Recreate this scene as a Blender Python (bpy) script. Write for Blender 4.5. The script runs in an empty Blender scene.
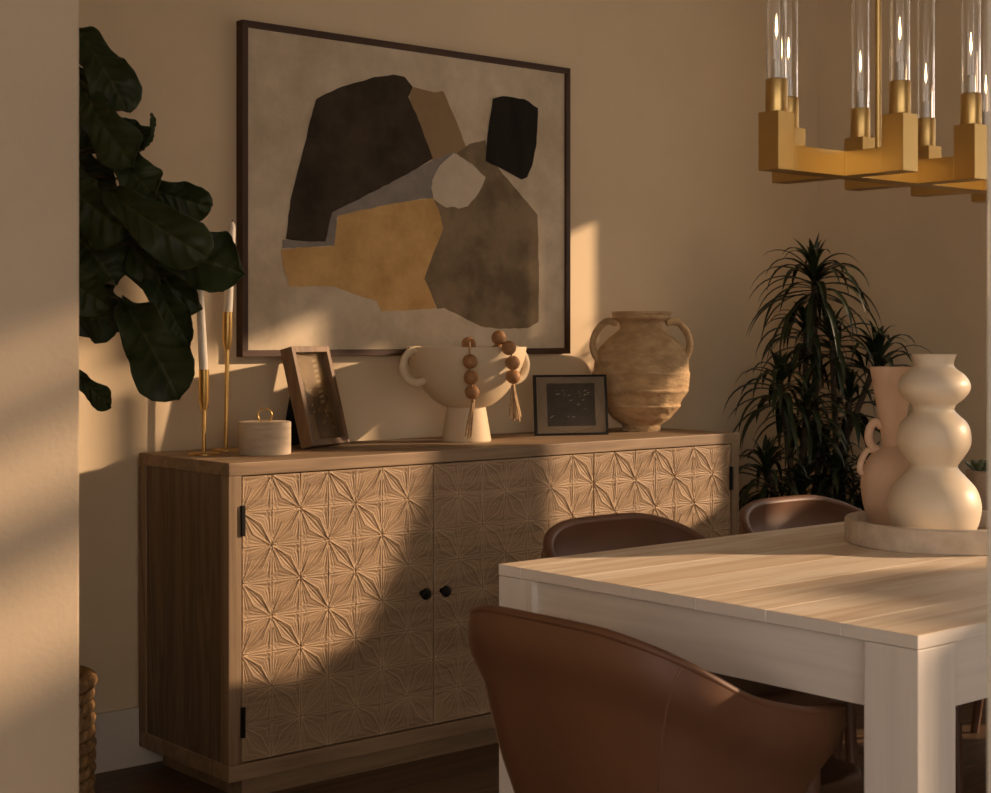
import bpy, bmesh, math, random
import numpy as np
from mathutils.geometry import tessellate_polygon
from mathutils import Vector, Matrix, Quaternion
random.seed(7)
PI = math.pi
col = bpy.context.scene.collection
sc = bpy.context.scene

# ------------------------------------------------------------------ camera
YAW = math.radians(40.16); SY, CY = math.sin(YAW), math.cos(YAW)
FPX, HOR, CAMH = 1571.0, 336.0, 1.215
cd = bpy.data.cameras.new('camera'); cam = bpy.data.objects.new('camera', cd); col.objects.link(cam)
cam.location = (0, 0, CAMH); cam.rotation_euler = (PI/2, 0, -YAW)
cd.sensor_width = 36; cd.sensor_fit = 'HORIZONTAL'
cd.lens = 36*FPX/991; cd.shift_y = -(396.5-HOR)/991
cd.clip_start = 0.05
cd.dof.use_dof = True; cd.dof.focus_distance = 4.1; cd.dof.aperture_fstop = 57.07/1000/0.0052
sc.camera = cam

def ray(px, py):
    u = (px-495.5)/FPX; v = -(py-HOR)/FPX
    return Vector((SY+u*CY, CY-u*SY, v))
def at(px, py, d):
    return Vector((0, 0, CAMH)) + ray(px, py)*d
def at_y(px, py, Y):
    r = ray(px, py); return Vector((0, 0, CAMH)) + r*(Y/r.y)

# ------------------------------------------------------------------ materials
def new_mat(name):
    m = bpy.data.materials.new(name); m.use_nodes = True
    nt = m.node_tree; b = nt.nodes['Principled BSDF']
    return m, nt, b
def rgba(c): return (c[0], c[1], c[2], 1)
def mat(name, color, rough=.6, metal=0, var=.12, scale=12, stretch=(1, 1, 1), bump=0, bscale=None, spec=.5, color2=None, detail=6, dist=.002, coat=0, lo=.3, hi=.7):
    m, nt, b = new_mat(name)
    n = nt.nodes; l = nt.links
    tc = n.new('ShaderNodeTexCoord'); mp = n.new('ShaderNodeMapping'); mp.inputs['Scale'].default_value = stretch
    l.new(tc.outputs['Object'], mp.inputs['Vector'])
    nz = n.new('ShaderNodeTexNoise'); nz.inputs['Scale'].default_value = scale; nz.inputs['Detail'].default_value = detail
    nz.inputs['Roughness'].default_value = .62
    l.new(mp.outputs[0], nz.inputs['Vector'])
    cr = n.new('ShaderNodeValToRGB')
    c2 = color2 if color2 else tuple(max(0, x*(1-var*2)) for x in color)
    c1 = color if color2 else tuple(min(1, x*(1+var*.6)) for x in color)
    cr.color_ramp.elements[0].position = lo; cr.color_ramp.elements[0].color = rgba(c2)
    cr.color_ramp.elements[1].position = hi; cr.color_ramp.elements[1].color = rgba(c1)
    l.new(nz.outputs['Fac'], cr.inputs['Fac']); l.new(cr.outputs['Color'], b.inputs['Base Color'])
    b.inputs['Roughness'].default_value = rough; b.inputs['Metallic'].default_value = metal
    b.inputs['Specular IOR Level'].default_value = spec
    if coat: b.inputs['Coat Weight'].default_value = coat; b.inputs['Coat Roughness'].default_value = .25
    if bump:
        n2 = n.new('ShaderNodeTexNoise'); n2.inputs['Scale'].default_value = bscale or scale*3; n2.inputs['Detail'].default_value = 5
        l.new(mp.outputs[0], n2.inputs['Vector'])
        bp = n.new('ShaderNodeBump'); bp.inputs['Strength'].default_value = bump; bp.inputs['Distance'].default_value = dist
        l.new(n2.outputs['Fac'], bp.inputs['Height']); l.new(bp.outputs['Normal'], b.inputs['Normal'])
    return m
def wood(name, c1, c2, axis='X', scale=9, rough=.6, fine=.5, ring=5.0):
    """grain running along one axis of the object: long noise streaks plus fine pores"""
    m, nt, b = new_mat(name); n = nt.nodes; l = nt.links
    tc = n.new('ShaderNodeTexCoord'); mp = n.new('ShaderNodeMapping')
    st = {'X': (.07, 1, 1), 'Y': (1, .07, 1), 'Z': (1, 1, .07)}[axis]
    mp.inputs['Scale'].default_value = st
    l.new(tc.outputs['Object'], mp.inputs['Vector'])
    big = n.new('ShaderNodeTexNoise'); big.inputs['Scale'].default_value = scale; big.inputs['Detail'].default_value = 4; big.inputs['Distortion'].default_value = .6
    l.new(mp.outputs[0], big.inputs['Vector'])
    mul = n.new('ShaderNodeMath'); mul.operation = 'MULTIPLY'; mul.inputs[1].default_value = ring
    l.new(big.outputs['Fac'], mul.inputs[0])
    fr = n.new('ShaderNodeMath'); fr.operation = 'PINGPONG'; fr.inputs[1].default_value = .5
    l.new(mul.outputs[0], fr.inputs[0])
    po = n.new('ShaderNodeTexNoise'); po.inputs['Scale'].default_value = scale*14; po.inputs['Detail'].default_value = 3
    l.new(mp.outputs[0], po.inputs['Vector'])
    mx = n.new('ShaderNodeMath'); mx.operation = 'MULTIPLY_ADD'; mx.inputs[1].default_value = fine
    l.new(po.outputs['Fac'], mx.inputs[0]); l.new(fr.outputs[0], mx.inputs[2])
    cr = n.new('ShaderNodeValToRGB')
    cr.color_ramp.elements[0].position = .15; cr.color_ramp.elements[0].color = rgba(c2)
    cr.color_ramp.elements[1].position = .8; cr.color_ramp.elements[1].color = rgba(c1)
    l.new(mx.outputs[0], cr.inputs['Fac']); l.new(cr.outputs['Color'], b.inputs['Base Color'])
    bp = n.new('ShaderNodeBump'); bp.inputs['Strength'].default_value = .25; bp.inputs['Distance'].default_value = .001
    l.new(po.outputs['Fac'], bp.inputs['Height']); l.new(bp.outputs['Normal'], b.inputs['Normal'])
    b.inputs['Roughness'].default_value = rough
    return m
def flat(name, color, rough=.5, metal=0, spec=.5):
    return mat(name, color, rough, metal, var=.06, scale=30, spec=spec)
def emission(name, color, s):
    m, nt, b = new_mat(name)
    b.inputs['Base Color'].default_value = rgba(color); b.inputs['Emission Color'].default_value = rgba(color); b.inputs['Emission Strength'].default_value = s
    return m
def glass(name, rough=0.0, ior=1.45, tint=(1, 1, 1)):
    m, nt, b = new_mat(name)
    b.inputs['Base Color'].default_value = rgba(tint); b.inputs['Transmission Weight'].default_value = 1
    b.inputs['Roughness'].default_value = rough; b.inputs['IOR'].default_value = ior
    return m

WALLC = (.74, .60, .405)
M = {}
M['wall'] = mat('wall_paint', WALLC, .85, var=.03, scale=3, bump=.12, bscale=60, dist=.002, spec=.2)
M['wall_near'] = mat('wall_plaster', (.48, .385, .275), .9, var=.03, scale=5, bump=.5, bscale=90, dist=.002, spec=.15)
M['white_paint'] = mat('white_trim_paint', (.66, .60, .51), .55, var=.02, scale=5)
M['trim_white'] = mat('trim_white', (.80, .72, .63), .7, var=.02, scale=5)
M['ceiling'] = mat('ceiling_paint', (.58, .52, .45), .9, var=.02, scale=3)
M['floor'] = wood('dark_floor_boards', (.12, .068, .034), (.05, .028, .014), 'X', 7, .45)
M['oak_x'] = wood('weathered_oak_horizontal', (.33, .225, .13), (.19, .122, .066), 'X', 9, .6)
M['oak_z'] = wood('weathered_oak_vertical', (.31, .212, .122), (.17, .108, .058), 'Z', 11, .6)
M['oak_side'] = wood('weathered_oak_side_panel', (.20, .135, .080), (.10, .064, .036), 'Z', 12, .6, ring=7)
M['carved'] = wood('carved_oak', (.33, .22, .124), (.20, .128, .068), 'X', 16, .65, .7)
M['black_metal'] = flat('black_metal', (.012, .011, .010), .45, .6)
M['brass'] = mat('brushed_brass', (.62, .40, .14), .32, 1, var=.06, scale=6, stretch=(1, 1, 30))
M['brass_ch'] = mat('satin_brass', (.74, .52, .21), .38, 1, var=.03, scale=8)
M['candle'] = mat('ivory_wax', (.88, .80, .67), .5, var=.03, scale=5)
M['wick'] = flat('wick', (.15, .12, .09), .9)
M['stone'] = mat('beige_travertine', (.66, .54, .39), .7, var=.15, scale=9, stretch=(1, 1, 3), bump=.2)
M['walnut'] = wood('walnut_frame', (.075, .033, .014), (.034, .014, .006), 'Z', 12, .6)
M['walnut_x'] = wood('walnut_frame_horizontal', (.075, .033, .014), (.034, .014, .006), 'X', 12, .6)
M['frame_wood'] = wood('brown_frame_wood', (.21, .125, .062), (.11, .062, .030), 'Z', 14, .55)
M['cream_ceramic'] = mat('cream_ceramic', (.68, .545, .36), .5, var=.04, scale=7, bump=.05)
M['bead'] = mat('wooden_bead', (.41, .20, .075), .6, var=.22, scale=60, bump=.2, bscale=150)
M['cord'] = mat('jute_cord', (.55, .36, .19), .9, var=.2, scale=80, bump=.4)
M['earth'] = mat('rough_earthenware', (.58, .41, .22), .85, color2=(.34, .22, .108), scale=15, stretch=(1, 1, 2.2), bump=.8, bscale=34, dist=.007, detail=10, lo=.32, hi=.66)
M['leaf'] = mat('fig_leaf', (.034, .053, .017), .48, var=.25, scale=7, spec=.28, bump=.15, bscale=18)
M['leaf2'] = mat('strap_leaf', (.022, .036, .014), .4, var=.25, scale=9, spec=.4)
M['bark'] = mat('plant_bark', (.075, .052, .033), .9, var=.25, scale=40, bump=.5)
M['soil'] = mat('potting_soil', (.05, .035, .022), .95, var=.3, scale=60, bump=.6)
M['basket'] = mat('water_hyacinth_weave', (.36, .215, .09), .75, color2=(.19, .105, .042), scale=50, bump=.5, bscale=120, lo=.35, hi=.65)
M['pot_dark'] = mat('dark_planter', (.05, .045, .04), .6, var=.1)
M['leather'] = mat('brown_leather', (.150, .066, .032), .5, var=.10, scale=5, bump=.18, bscale=420, dist=.0006, spec=.45)
M['leather_dark'] = mat('brown_leather_seat', (.10, .045, .023), .5, var=.10, scale=6, bump=.18, bscale=420, dist=.0006)
M['thread'] = flat('seam_leather', (.19, .095, .05), .5)
M['table_top'] = wood('whitewashed_planks', (.94, .83, .68), (.68, .52, .36), 'X', 8, .45, .5, 5)
M['table_side'] = wood('white_stained_wood_side', (.89, .83, .755), (.80, .74, .67), 'Y', 8, .5)
M['table_leg'] = wood('white_stained_wood_leg', (.89, .83, .755), (.80, .74, .67), 'Z', 8, .5)
M['table_end'] = wood('white_stained_wood_long', (.89, .83, .755), (.80, .74, .67), 'X', 8, .5)
M['tray'] = mat('grey_travertine', (.68, .59, .48), .75, color2=(.48, .405, .315), scale=22, bump=.35, bscale=45, detail=9)
M['gourd'] = mat('glazed_cream_ceramic', (.80, .70, .55), .42, color2=(.72, .62, .47), scale=6, spec=.4)
M['blush'] = mat('blush_terracotta', (.76, .54, .38), .7, var=.06, scale=8, bump=.08)
M['succ'] = mat('succulent_green', (.12, .16, .08), .5, var=.25, scale=20)
M['succ_pot'] = mat('tan_pot', (.40, .31, .22), .8, var=.12, scale=14)
M['glass'] = glass('clear_glass')
M['bulb'] = emission('bulb_glow', (1, .66, .32), 9)
M['bulb_base'] = mat('bulb_sleeve', (.85, .75, .6), .4, var=.02)
M['canvas'] = mat('canvas_cream', (.68, .575, .42), .8, spec=.15, color2=(.50, .41, .285), scale=6, lo=.36, hi=.64, bump=.25, bscale=40)
M['p_black'] = mat('paint_charcoal', (.070, .052, .035), .8, spec=.15, color2=(.030, .023, .016), scale=6, lo=.36, hi=.64, bump=.2)
M['p_jet'] = mat('paint_jet', (.024, .020, .015), .75, spec=.15, color2=(.011, .009, .007), scale=18, stretch=(1, 1, .2), bump=.2)
M['p_brown'] = mat('paint_tan_brown', (.34, .23, .12), .7, spec=.15, color2=(.27, .18, .095), scale=9)
M['p_ochre'] = mat('paint_ochre', (.66, .42, .17), .75, spec=.15, color2=(.50, .30, .11), scale=9, lo=.36, hi=.64, bump=.2)
M['p_grey'] = mat('paint_blue_grey', (.31, .27, .235), .75, spec=.15, color2=(.22, .195, .17), scale=14)
M['p_olive'] = mat('paint_olive', (.27, .20, .12), .75, spec=.15, color2=(.15, .11, .065), scale=6, lo=.38, hi=.62, bump=.2)
M['p_cream'] = mat('paint_cream', (.64, .55, .42), .8, color2=(.54, .45, .33), scale=12)
M['mat_board'] = mat('mat_board', (.30, .235, .16), .7, var=.05)
M['photo_dark'] = mat('dark_photo', (.06, .05, .04), .5, color2=(.02, .017, .014), scale=26)
M['photo_light'] = flat('photo_light', (.45, .38, .28), .5)
M['photo_line'] = flat('photo_line', (.16, .12, .08), .5)
M['sepia'] = mat('sepia_print', (.34, .22, .085), .5, color2=(.20, .12, .045), scale=12)
M['sepia_dark'] = mat('sepia_shadow', (.10, .055, .022), .5, var=.2, scale=14)
M['sepia_light'] = mat('sepia_highlight', (.50, .38, .19), .5, var=.15, scale=30)
M['felt'] = flat('black_felt', (.010, .009, .009), .9)

def add_veins(m, color, attr='vein', amount=1.0):
    nt = m.node_tree; n = nt.nodes; l = nt.links; b = n['Principled BSDF']
    src = b.inputs['Base Color'].links[0].from_socket
    at_ = n.new('ShaderNodeAttribute'); at_.attribute_name = attr
    mx = n.new('ShaderNodeMix'); mx.data_type = 'RGBA'
    mx.inputs[7].default_value = rgba(color); l.new(src, mx.inputs[6]); ma = n.new('ShaderNodeMath'); ma.operation = 'MULTIPLY'; ma.inputs[1].default_value = amount; l.new(at_.outputs['Fac'], ma.inputs[0]); l.new(ma.outputs[0], mx.inputs[0]); l.new(mx.outputs[2], b.inputs['Base Color'])
add_veins(M['leaf'], (.075, .085, .035))
add_veins(M['carved'], (.66, .49, .315), 'wear', .8)      # limed, sanded edges of the carving
# ------------------------------------------------------------------ builders
def link(name, me, parent=None):
    o = bpy.data.objects.new(name, me); col.objects.link(o)
    if parent is not None: o.parent = parent
    return o
def obj(name, bm, m, parent=None, smooth=None, loc=None, recalc=True):
    """one bmesh -> one mesh object; smooth = auto-smooth angle in degrees"""
    if recalc: bmesh.ops.recalc_face_normals(bm, faces=bm.faces)
    me = bpy.data.meshes.new(name)
    if smooth is not None:
        for f in bm.faces: f.smooth = True
        for e in bm.edges:
            if len(e.link_faces) == 2 and e.calc_face_angle(0) > math.radians(smooth): e.smooth = False
    bm.to_mesh(me); bm.free()
    for x in (m if isinstance(m, (list, tuple)) else [m]): me.materials.append(x)
    o = link(name, me, parent)
    if loc is not None: o.location = loc
    return o
def thing(name, label, cat, loc=(0, 0, 0), rz=0, group=None):
    o = bpy.data.objects.new(name, None); col.objects.link(o)
    o.empty_display_size = .05
    o.location = loc; o.rotation_euler = (0, 0, rz); o['label'] = label; o['category'] = cat
    if group: o['group'] = group
    return o
def struct(name, bm, m, smooth=None):
    o = obj(name, bm, m, None, smooth); o['kind'] = 'structure'; return o
def dup(root, loc, rz, label):
    r = root.copy(); col.objects.link(r); r.location = loc; r.rotation_euler = (0, 0, rz); r['label'] = label
    for ch in list(root.children):
        c = ch.copy(); col.objects.link(c); c.parent = r
        for g in list(ch.children):
            d = g.copy(); col.objects.link(d); d.parent = c
    return r
def box(bm, x0, x1, y0, y1, z0, z1, bevel=0, seg=2, mi=0):
    vs = [bm.verts.new(p) for p in [(x0,y0,z0),(x1,y0,z0),(x1,y1,z0),(x0,y1,z0),(x0,y0,z1),(x1,y0,z1),(x1,y1,z1),(x0,y1,z1)]]
    fs = [bm.faces.new([vs[i] for i in q]) for q in [(3,2,1,0),(4,5,6,7),(0,1,5,4),(1,2,6,5),(2,3,7,6),(3,0,4,7)]]
    for f in fs: f.material_index = mi
    if bevel:
        es = list({e for f in fs for e in f.edges})
        bmesh.ops.bevel(bm, geom=es, offset=bevel, segments=seg, profile=.6, affect='EDGES')
    return vs
def bx(*a, **k):
    bm = bmesh.new(); box(bm, *a, **k); return bm
def lathe(bm, prof, n=48, c=(0, 0, 0), close=False):
    rings = []
    for r, z in prof:
        if r < 1e-6: rings.append([bm.verts.new((c[0], c[1], c[2]+z))])
        else: rings.append([bm.verts.new((c[0]+r*math.cos(2*PI*i/n), c[1]+r*math.sin(2*PI*i/n), c[2]+z)) for i in range(n)])
    prs = list(zip(rings[:-1], rings[1:]))
    if close: prs.append((rings[-1], rings[0]))
    for a, b in prs:
        for i in range(n):
            j = (i+1) % n
            if len(a) == 1 and len(b) == 1: continue
            if len(a) == 1: bm.faces.new((a[0], b[i], b[j]))
            elif len(b) == 1: bm.faces.new((a[i], a[j], b[0]))
            else: bm.faces.new((a[i], a[j], b[j], b[i]))
def smooth_prof(pts, sub=6):
    """Catmull-Rom through profile points"""
    P = [Vector((a, b, 0)) for a, b in pts]; out = []
    for i in range(len(P)-1):
        p0 = P[max(i-1, 0)]; p1 = P[i]; p2 = P[i+1]; p3 = P[min(i+2, len(P)-1)]
        for k in range(sub):
            t = k/sub
            q = .5*((2*p1)+(p2-p0)*t+(2*p0-5*p1+4*p2-p3)*t*t+(3*p1-p0-3*p2+p3)*t**3)
            out.append((max(q.x, 0), q.y))
    out.append((P[-1].x, P[-1].y)); return out
def spline(pts, sub=8):
    P = [Vector(p) for p in pts]; out = []
    for i in range(len(P)-1):
        p0 = P[max(i-1, 0)]; p1 = P[i]; p2 = P[i+1]; p3 = P[min(i+2, len(P)-1)]
        for k in range(sub):
            t = k/sub
            out.append(.5*((2*p1)+(p2-p0)*t+(2*p0-5*p1+4*p2-p3)*t*t+(3*p1-p0-3*p2+p3)*t**3))
    out.append(P[-1]); return out
def tube(bm, pts, r, n=10, closed=False, cap=True, flatten=1.0, mi=0):
    pts = [Vector(p) for p in pts]; N = len(pts)
    rad = r if callable(r) else (lambda t: r)
    rings = []; up = None
    for i, p in enumerate(pts):
        if closed: t = (pts[(i+1) % N]-pts[i-1])
        else: t = pts[min(i+1, N-1)]-pts[max(i-1, 0)]
        if t.length < 1e-9: t = Vector((0, 0, 1))
        t.normalize()
        if up is None:
            up = Vector((0, 0, 1)) if abs(t.z) < .9 else Vector((1, 0, 0))
        up = (up - t*up.dot(t)).normalized(); s = t.cross(up)
        R = rad(i/max(N-1, 1))
        rings.append([bm.verts.new(p + s*(R*math.cos(2*PI*k/n)) + up*(R*flatten*math.sin(2*PI*k/n))) for k in range(n)])
    seq = list(zip(rings[:-1], rings[1:]))
    if closed: seq.append((rings[-1], rings[0]))
    for a, b in seq:
        for k in range(n):
            f = bm.faces.new((a[k], a[(k+1) % n], b[(k+1) % n], b[k])); f.material_index = mi
    if cap and not closed:
        bm.faces.new(rings[0][::-1]).material_index = mi; bm.faces.new(rings[-1]).material_index = mi
def ball(bm, c, r, u=20, v=14, mi=0, scale=(1, 1, 1)):
    g = bmesh.ops.create_uvsphere(bm, u_segments=u, v_segments=v, radius=r)
    bmesh.ops.scale(bm, vec=scale, verts=g['verts'])
    bmesh.ops.translate(bm, vec=c, verts=g['verts'])
    for f in {f for w in g['verts'] for f in w.link_faces}: f.material_index = mi
def prism(bm, poly, y0, y1, mi=0):
    """polygon in x,z extruded along y"""
    a = [bm.verts.new((x, y0, z)) for x, z in poly]; b = [bm.verts.new((x, y1, z)) for x, z in poly]
    bm.faces.new(a).material_index = mi; bm.faces.new(b[::-1]).material_index = mi
    for i in range(len(a)):
        j = (i+1) % len(a); bm.faces.new((a[i], b[i], b[j], a[j])).material_index = mi

# ------------------------------------------------------------------ room shell
WALL_Y, WALL_X = 4.06, 5.15
bm = bmesh.new()
for k in range(60):                                             # boards running along x
    y0 = -4 + k*.145
    if y0 > 4.1: break
    box(bm, -3.5, WALL_X+.1, y0, y0+.1435, -.05, 0)
box(bm, -3.5, WALL_X+.1, -4, 4.2, -.12, -.052)
struct('floor', bm, M['floor'])
struct('ceiling', bx(-3.5, WALL_X+.2, -4, 4.25, 3.1, 3.2), M['ceiling'])
struct('wall_back', bx(1.0, WALL_X+.15, WALL_Y, WALL_Y+.12, -.1, 3.1), M['wall'])
struct('wall_left_unseen', bx(1.0, 1.08, 2.34, WALL_Y, -.1, 3.1), M['wall'])  # unseen alcove wall, put in to block light from the left
ex = at_y(79.8, 400, 2.2).x
bm = bmesh.new()
box(bm, 1.3, WALL_X+.12, -4.1, -4, -.1, 3.1); box(bm, -3.6, 1.3, -4.1, -4, -.1, .75)  # unseen rear wall, added for dark reflections; low half dims the lower room
struct('wall_rear_unseen', bm, M['wall'])
struct('wall_side_unseen', bx(-3.6, -3.5, -.8, 2.34, -.1, 3.1), M['wall'])  # unseen wall, its length set to limit light from the left
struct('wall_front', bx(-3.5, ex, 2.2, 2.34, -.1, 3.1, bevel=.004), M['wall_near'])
struct('baseboard_back', bx(1.08, WALL_X, WALL_Y-.016, WALL_Y, 0, .165, bevel=.003), M['white_paint'])
struct('baseboard_right', bx(WALL_X-.016, WALL_X, 3.42, WALL_Y-.016, 0, .165, bevel=.003), M['white_paint'])
c0 = at(985.6, 400, 1.2)
struct('trim_1', bx(c0.x, c0.x+.30, c0.y-.10, c0.y+.0, -.1, 3.1, bevel=.004), M['trim_white'])
# right wall with windows; unseen blocks added among them to shape the sun patches
bm = bmesh.new()
X0, X1 = WALL_X, WALL_X+.12
def wp(y0, y1, z0, z1): box(bm, X0, X1, y0, y1, z0, z1)
def sun_block(poly):                                                  # unseen solid block in the wall's plane (y, z), added to cut the sun
    a = [bm.verts.new((X0+.02, y, z)) for y, z in poly]; b = [bm.verts.new((X1-.02, y, z)) for y, z in poly]
    bm.faces.new(a); bm.faces.new(b[::-1])
    for i in range(len(a)):
        j = (i+1) % len(a); bm.faces.new((a[i], b[i], b[j], a[j]))
wp(3.272, WALL_Y+.1, -.1, 3.1)                                   # beside the dining window
wp(1.55, 1.92, 2.25, 3.1); wp(1.92, 2.08, 2.46, 3.1); wp(2.08, 2.10, 2.30, 3.1); wp(2.10, 2.26, 2.64, 3.1); wp(2.26, 3.272, 2.25, 3.1)                                       # above it, head stepped to let sun onto the candles
wp(1.55, 3.272, .70, 1.08); wp(1.55, 3.272, -.1, .30)            # sill wall; low gap added below for a sun spot on the floor
wp(1.55, 2.0, .30, .70); wp(2.26, 3.272, .30, .70)
wp(2.085, 2.11, 1.9, 2.25); wp(2.50, 2.98, 2.06, 2.25); wp(2.65, 2.98, 1.60, 2.06)  # added blocks keeping sun off parts of the back wall and painting
wp(3.06, 3.085, 1.36, 2.25); wp(3.085, 3.272, 2.14, 2.25)  # bar and lowered head added to trim the sun patch beside the painting
wp(2.82, 3.272, 1.08, 1.36)
sun_block([(1.56, 1.08), (1.56, 1.41), (1.88, 1.39), (1.95, 1.53), (2.02, 1.72), (2.08, 2.03), (2.27, 2.03), (2.28, 1.62), (2.29, 1.08)])  # outline shaped to shade part of the carved door
sun_block([(1.86, 1.97), (1.86, 2.25), (1.90, 2.25), (1.91, 2.04), (1.90, 1.97)])
wp(.76, 1.55, -.1, 3.1)                                          # pier
wp(-.98, .76, 2.03, 2.29); wp(-.98, .76, -.1, 1.50)
wp(-.05, .76, 2.29, 3.1); wp(-.85, -.05, 2.82, 3.1); wp(-.98, -.85, 2.29, 3.1)
wp(-.85, -.05, 2.485, 2.545); wp(-.85, -.05, 2.685, 2.73)
sun_block([(.76, 1.5), (.76, 2.03), (.56, 2.03), (.52, 1.78), (.60, 1.66), (.72, 1.60)])  # outline shaped to end the sun on the tabletop
wp(-.55, -.36, 1.50, 1.91); wp(-.36, -.02, 1.50, 1.865)  # raised sill added to keep sun off the near table leg
sun_block([(-.02, 1.5), (-.02, 1.865), (.12, 1.80), (.30, 1.5)])
wp(-4, -.98, -.1, 3.1)
struct('wall_right_sun_blocks', bm, M['wall'])

# ------------------------------------------------------------------ sideboard
SX, SYF, SL, SD, STOP, SBOT = 2.0926, 3.5496, 1.987, .4936, .886, .057
sb = thing('sideboard', 'weathered oak sideboard with carved star-pattern doors standing against the wall under the painting', 'sideboard', (SX, SYF, 0))
TH = .035
obj('top', bx(0, SL, 0, SD, STOP-TH, STOP, bevel=.003), M['oak_x'], sb)
obj('bottom_rail', bx(0, SL, 0, SD, SBOT, SBOT+.043, bevel=.003), M['oak_x'], sb)
zt, zb = STOP-TH, SBOT+.043
for x0, x1 in ((0, .0385), (SL-.0385, SL)):
    obj('stile', bx(x0, x1, 0, .04, zb, zt, bevel=.002), M['oak_z'], sb)
    obj('stile', bx(x0, x1, SD-.04, SD, zb, zt, bevel=.002), M['oak_z'], sb)
    i = .005
    obj('side_panel', bx(x0+i, x1-i, .04, SD-.04, zb, zt), M['oak_side'], sb)
obj('back_panel', bx(.0385, SL-.0385, SD-.02, SD-.008, zb, zt), M['oak_side'], sb)
obj('divider', bx(1.295, 1.318, .03, SD-.02, zb, zt), M['oak_z'], sb)
obj('plinth', bx(.06, SL-.06, .035, SD-.03, 0, SBOT), M['oak_x'], sb)

WEAR = [None]
def relief(w, h, nx, nz, tile_w, tile_h, off):
    """carved tile front: height field in metres; star corners on a checkerboard of tile corners"""
    xs = np.linspace(0, w, nx); zs = np.linspace(0, h, nz)
    X, Z = np.meshgrid(xs, zs)
    gu = X/tile_w; gv = Z/tile_h
    iu = np.floor(np.minimum(gu, w/tile_w-1e-6)).astype(int); iv = np.floor(np.minimum(gv, h/tile_h-1e-6)).astype(int)
    u = gu-iu; v = gv-iv
    flip = ((iu+iv+off) % 2) == 1
    uu = np.where(flip, 1-u, u)                                  # leaf always from (0,0) to (1,1)
    s = (uu+v)/2; t = (uu-v)
    rng = np.random.RandomState(3); jit = rng.rand(64, 64)
    ja = jit[iv % 64, iu % 64]
    wl = (.52+.16*(ja-.5))*np.minimum(s, 1-s)*1.15
    inleaf = np.abs(t) < wl
    # leaf: shallow facet with a few chisel lines running from star to star
    star_d = np.minimum(np.hypot(uu, v), np.hypot(1-uu, 1-v))
    q = np.abs(t)/np.maximum(wl, 1e-4)
    line = lambda d, c, w_: np.exp(-((d-c)/w_)**2)
    hl = -.0020 + .0020*q - .0014*line(q, 0, .12) - .0011*line(q, .48, .11)*(star_d > .12)
    # flanking triangles: cuts fanning out of the stars, a nested notch toward the plain corner
    a_ = np.where(s < .5, uu, 1-uu); b_ = np.where(s < .5, v, 1-v)
    th = np.degrees(np.arctan2(np.minimum(a_, b_), np.maximum(a_, b_)+1e-6))
    rc = np.where(t > 0, (1-uu)+v, uu+(1-v))
    sgn = np.where(t > 0, 1, -1)
    tilt = (jit[(iv*3+1) % 64, (iu*5+2+(t > 0)*7) % 64]-.5)
    ht = -.0009 + .0050*tilt*(rc-.5) - .0015*line(th, 8.5, 2.4)*(star_d > .10) - .0010*line(th, 16, 2.2)*(star_d > .16)
    ht = ht - .0011*line(rc, .38, .035)*(th > 10) - .0009*line(rc, .20, .03)
    H = np.where(inleaf, hl, ht)
    edge = np.minimum(np.minimum(u, 1-u), np.minimum(v, 1-v))
    H = H - .0012*np.exp(-(edge/.012)**2) + .0006*np.exp(-((edge-.034)/.013)**2)
    ridge = np.exp(-(np.abs(np.abs(t)-wl)/.018)**2)*(np.minimum(s, 1-s) > .03)
    H = H + .0015*ridge
    star = np.minimum(np.hypot(uu, v), np.hypot(1-uu, 1-v))
    H = H - .0018*np.exp(-(star/.05)**2)
    # chatter of the hand tool, each facet its own
    H = H + .00022*(rng.rand(nz, nx)-.5)
    WEAR[0] = np.clip(.9*ridge + .55*np.exp(-((edge-.036)/.014)**2) + .35*np.where(inleaf, line(q, .24, .09), line(th, 12, 2.0)*(star_d > .12)), 0, 1)
    return X, Z, H*1.0
def door_mesh(w, h, off):
    nx, nz = int(w/.0022), int(h/.0022)
    X, Z, Hh = relief(w, h, nx, nz, w/7, h/8, off)
    n = nx*nz
    co = np.zeros((n+4, 3)); co[:n, 0] = X.ravel(); co[:n, 1] = -Hh.ravel(); co[:n, 2] = Z.ravel()
    co[n:] = [(0, .02, 0), (w, .02, 0), (w, .02, h), (0, .02, h)]
    idx = np.arange(n).reshape(nz, nx)
    q = np.stack([idx[:-1, :-1], idx[:-1, 1:], idx[1:, 1:], idx[1:, :-1]], -1).reshape(-1, 4).tolist()
    q += [[n+1, n, n+3, n+2],
          idx[0, ::-1].tolist()+[n, n+1], idx[-1, :].tolist()+[n+2, n+3],
          idx[:, 0].tolist()+[n+3, n], idx[::-1, -1].tolist()+[n+1, n+2]]
    me = bpy.data.meshes.new('carved_door'); me.from_pydata(co.tolist(), [], q); me.update()
    at_ = me.attributes.new('wear', 'FLOAT', 'POINT')
    at_.data.foreach_set('value', np.concatenate([WEAR[0].ravel(), np.zeros(4)]).astype(np.float32))
    me.materials.append(M['carved'])
    return me
dz0, dz1 = zb+.004, zt-.003
doors = [(.0385+.0025, .672-.0015), (.672+.0015, 1.306-.0015), (1.306+.0015, 1.9485-.0025)]
hinge_bm = lambda: bx(-.006, .006, -.006, .004, -.04, .04, bevel=.002)
def knob_bm():
    bm = bmesh.new()
    lathe(bm, smooth_prof([(.0, 0), (.008, 0), (.0065, .008), (.007, .012), (.0155, .017), (.0165, .023), (.012, .029), (0, .031)], 4), 20)
    bmesh.ops.rotate(bm, cent=(0, 0, 0), matrix=Matrix.Rotation(PI/2, 3, 'X'), verts=bm.verts)
    return bm
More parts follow.
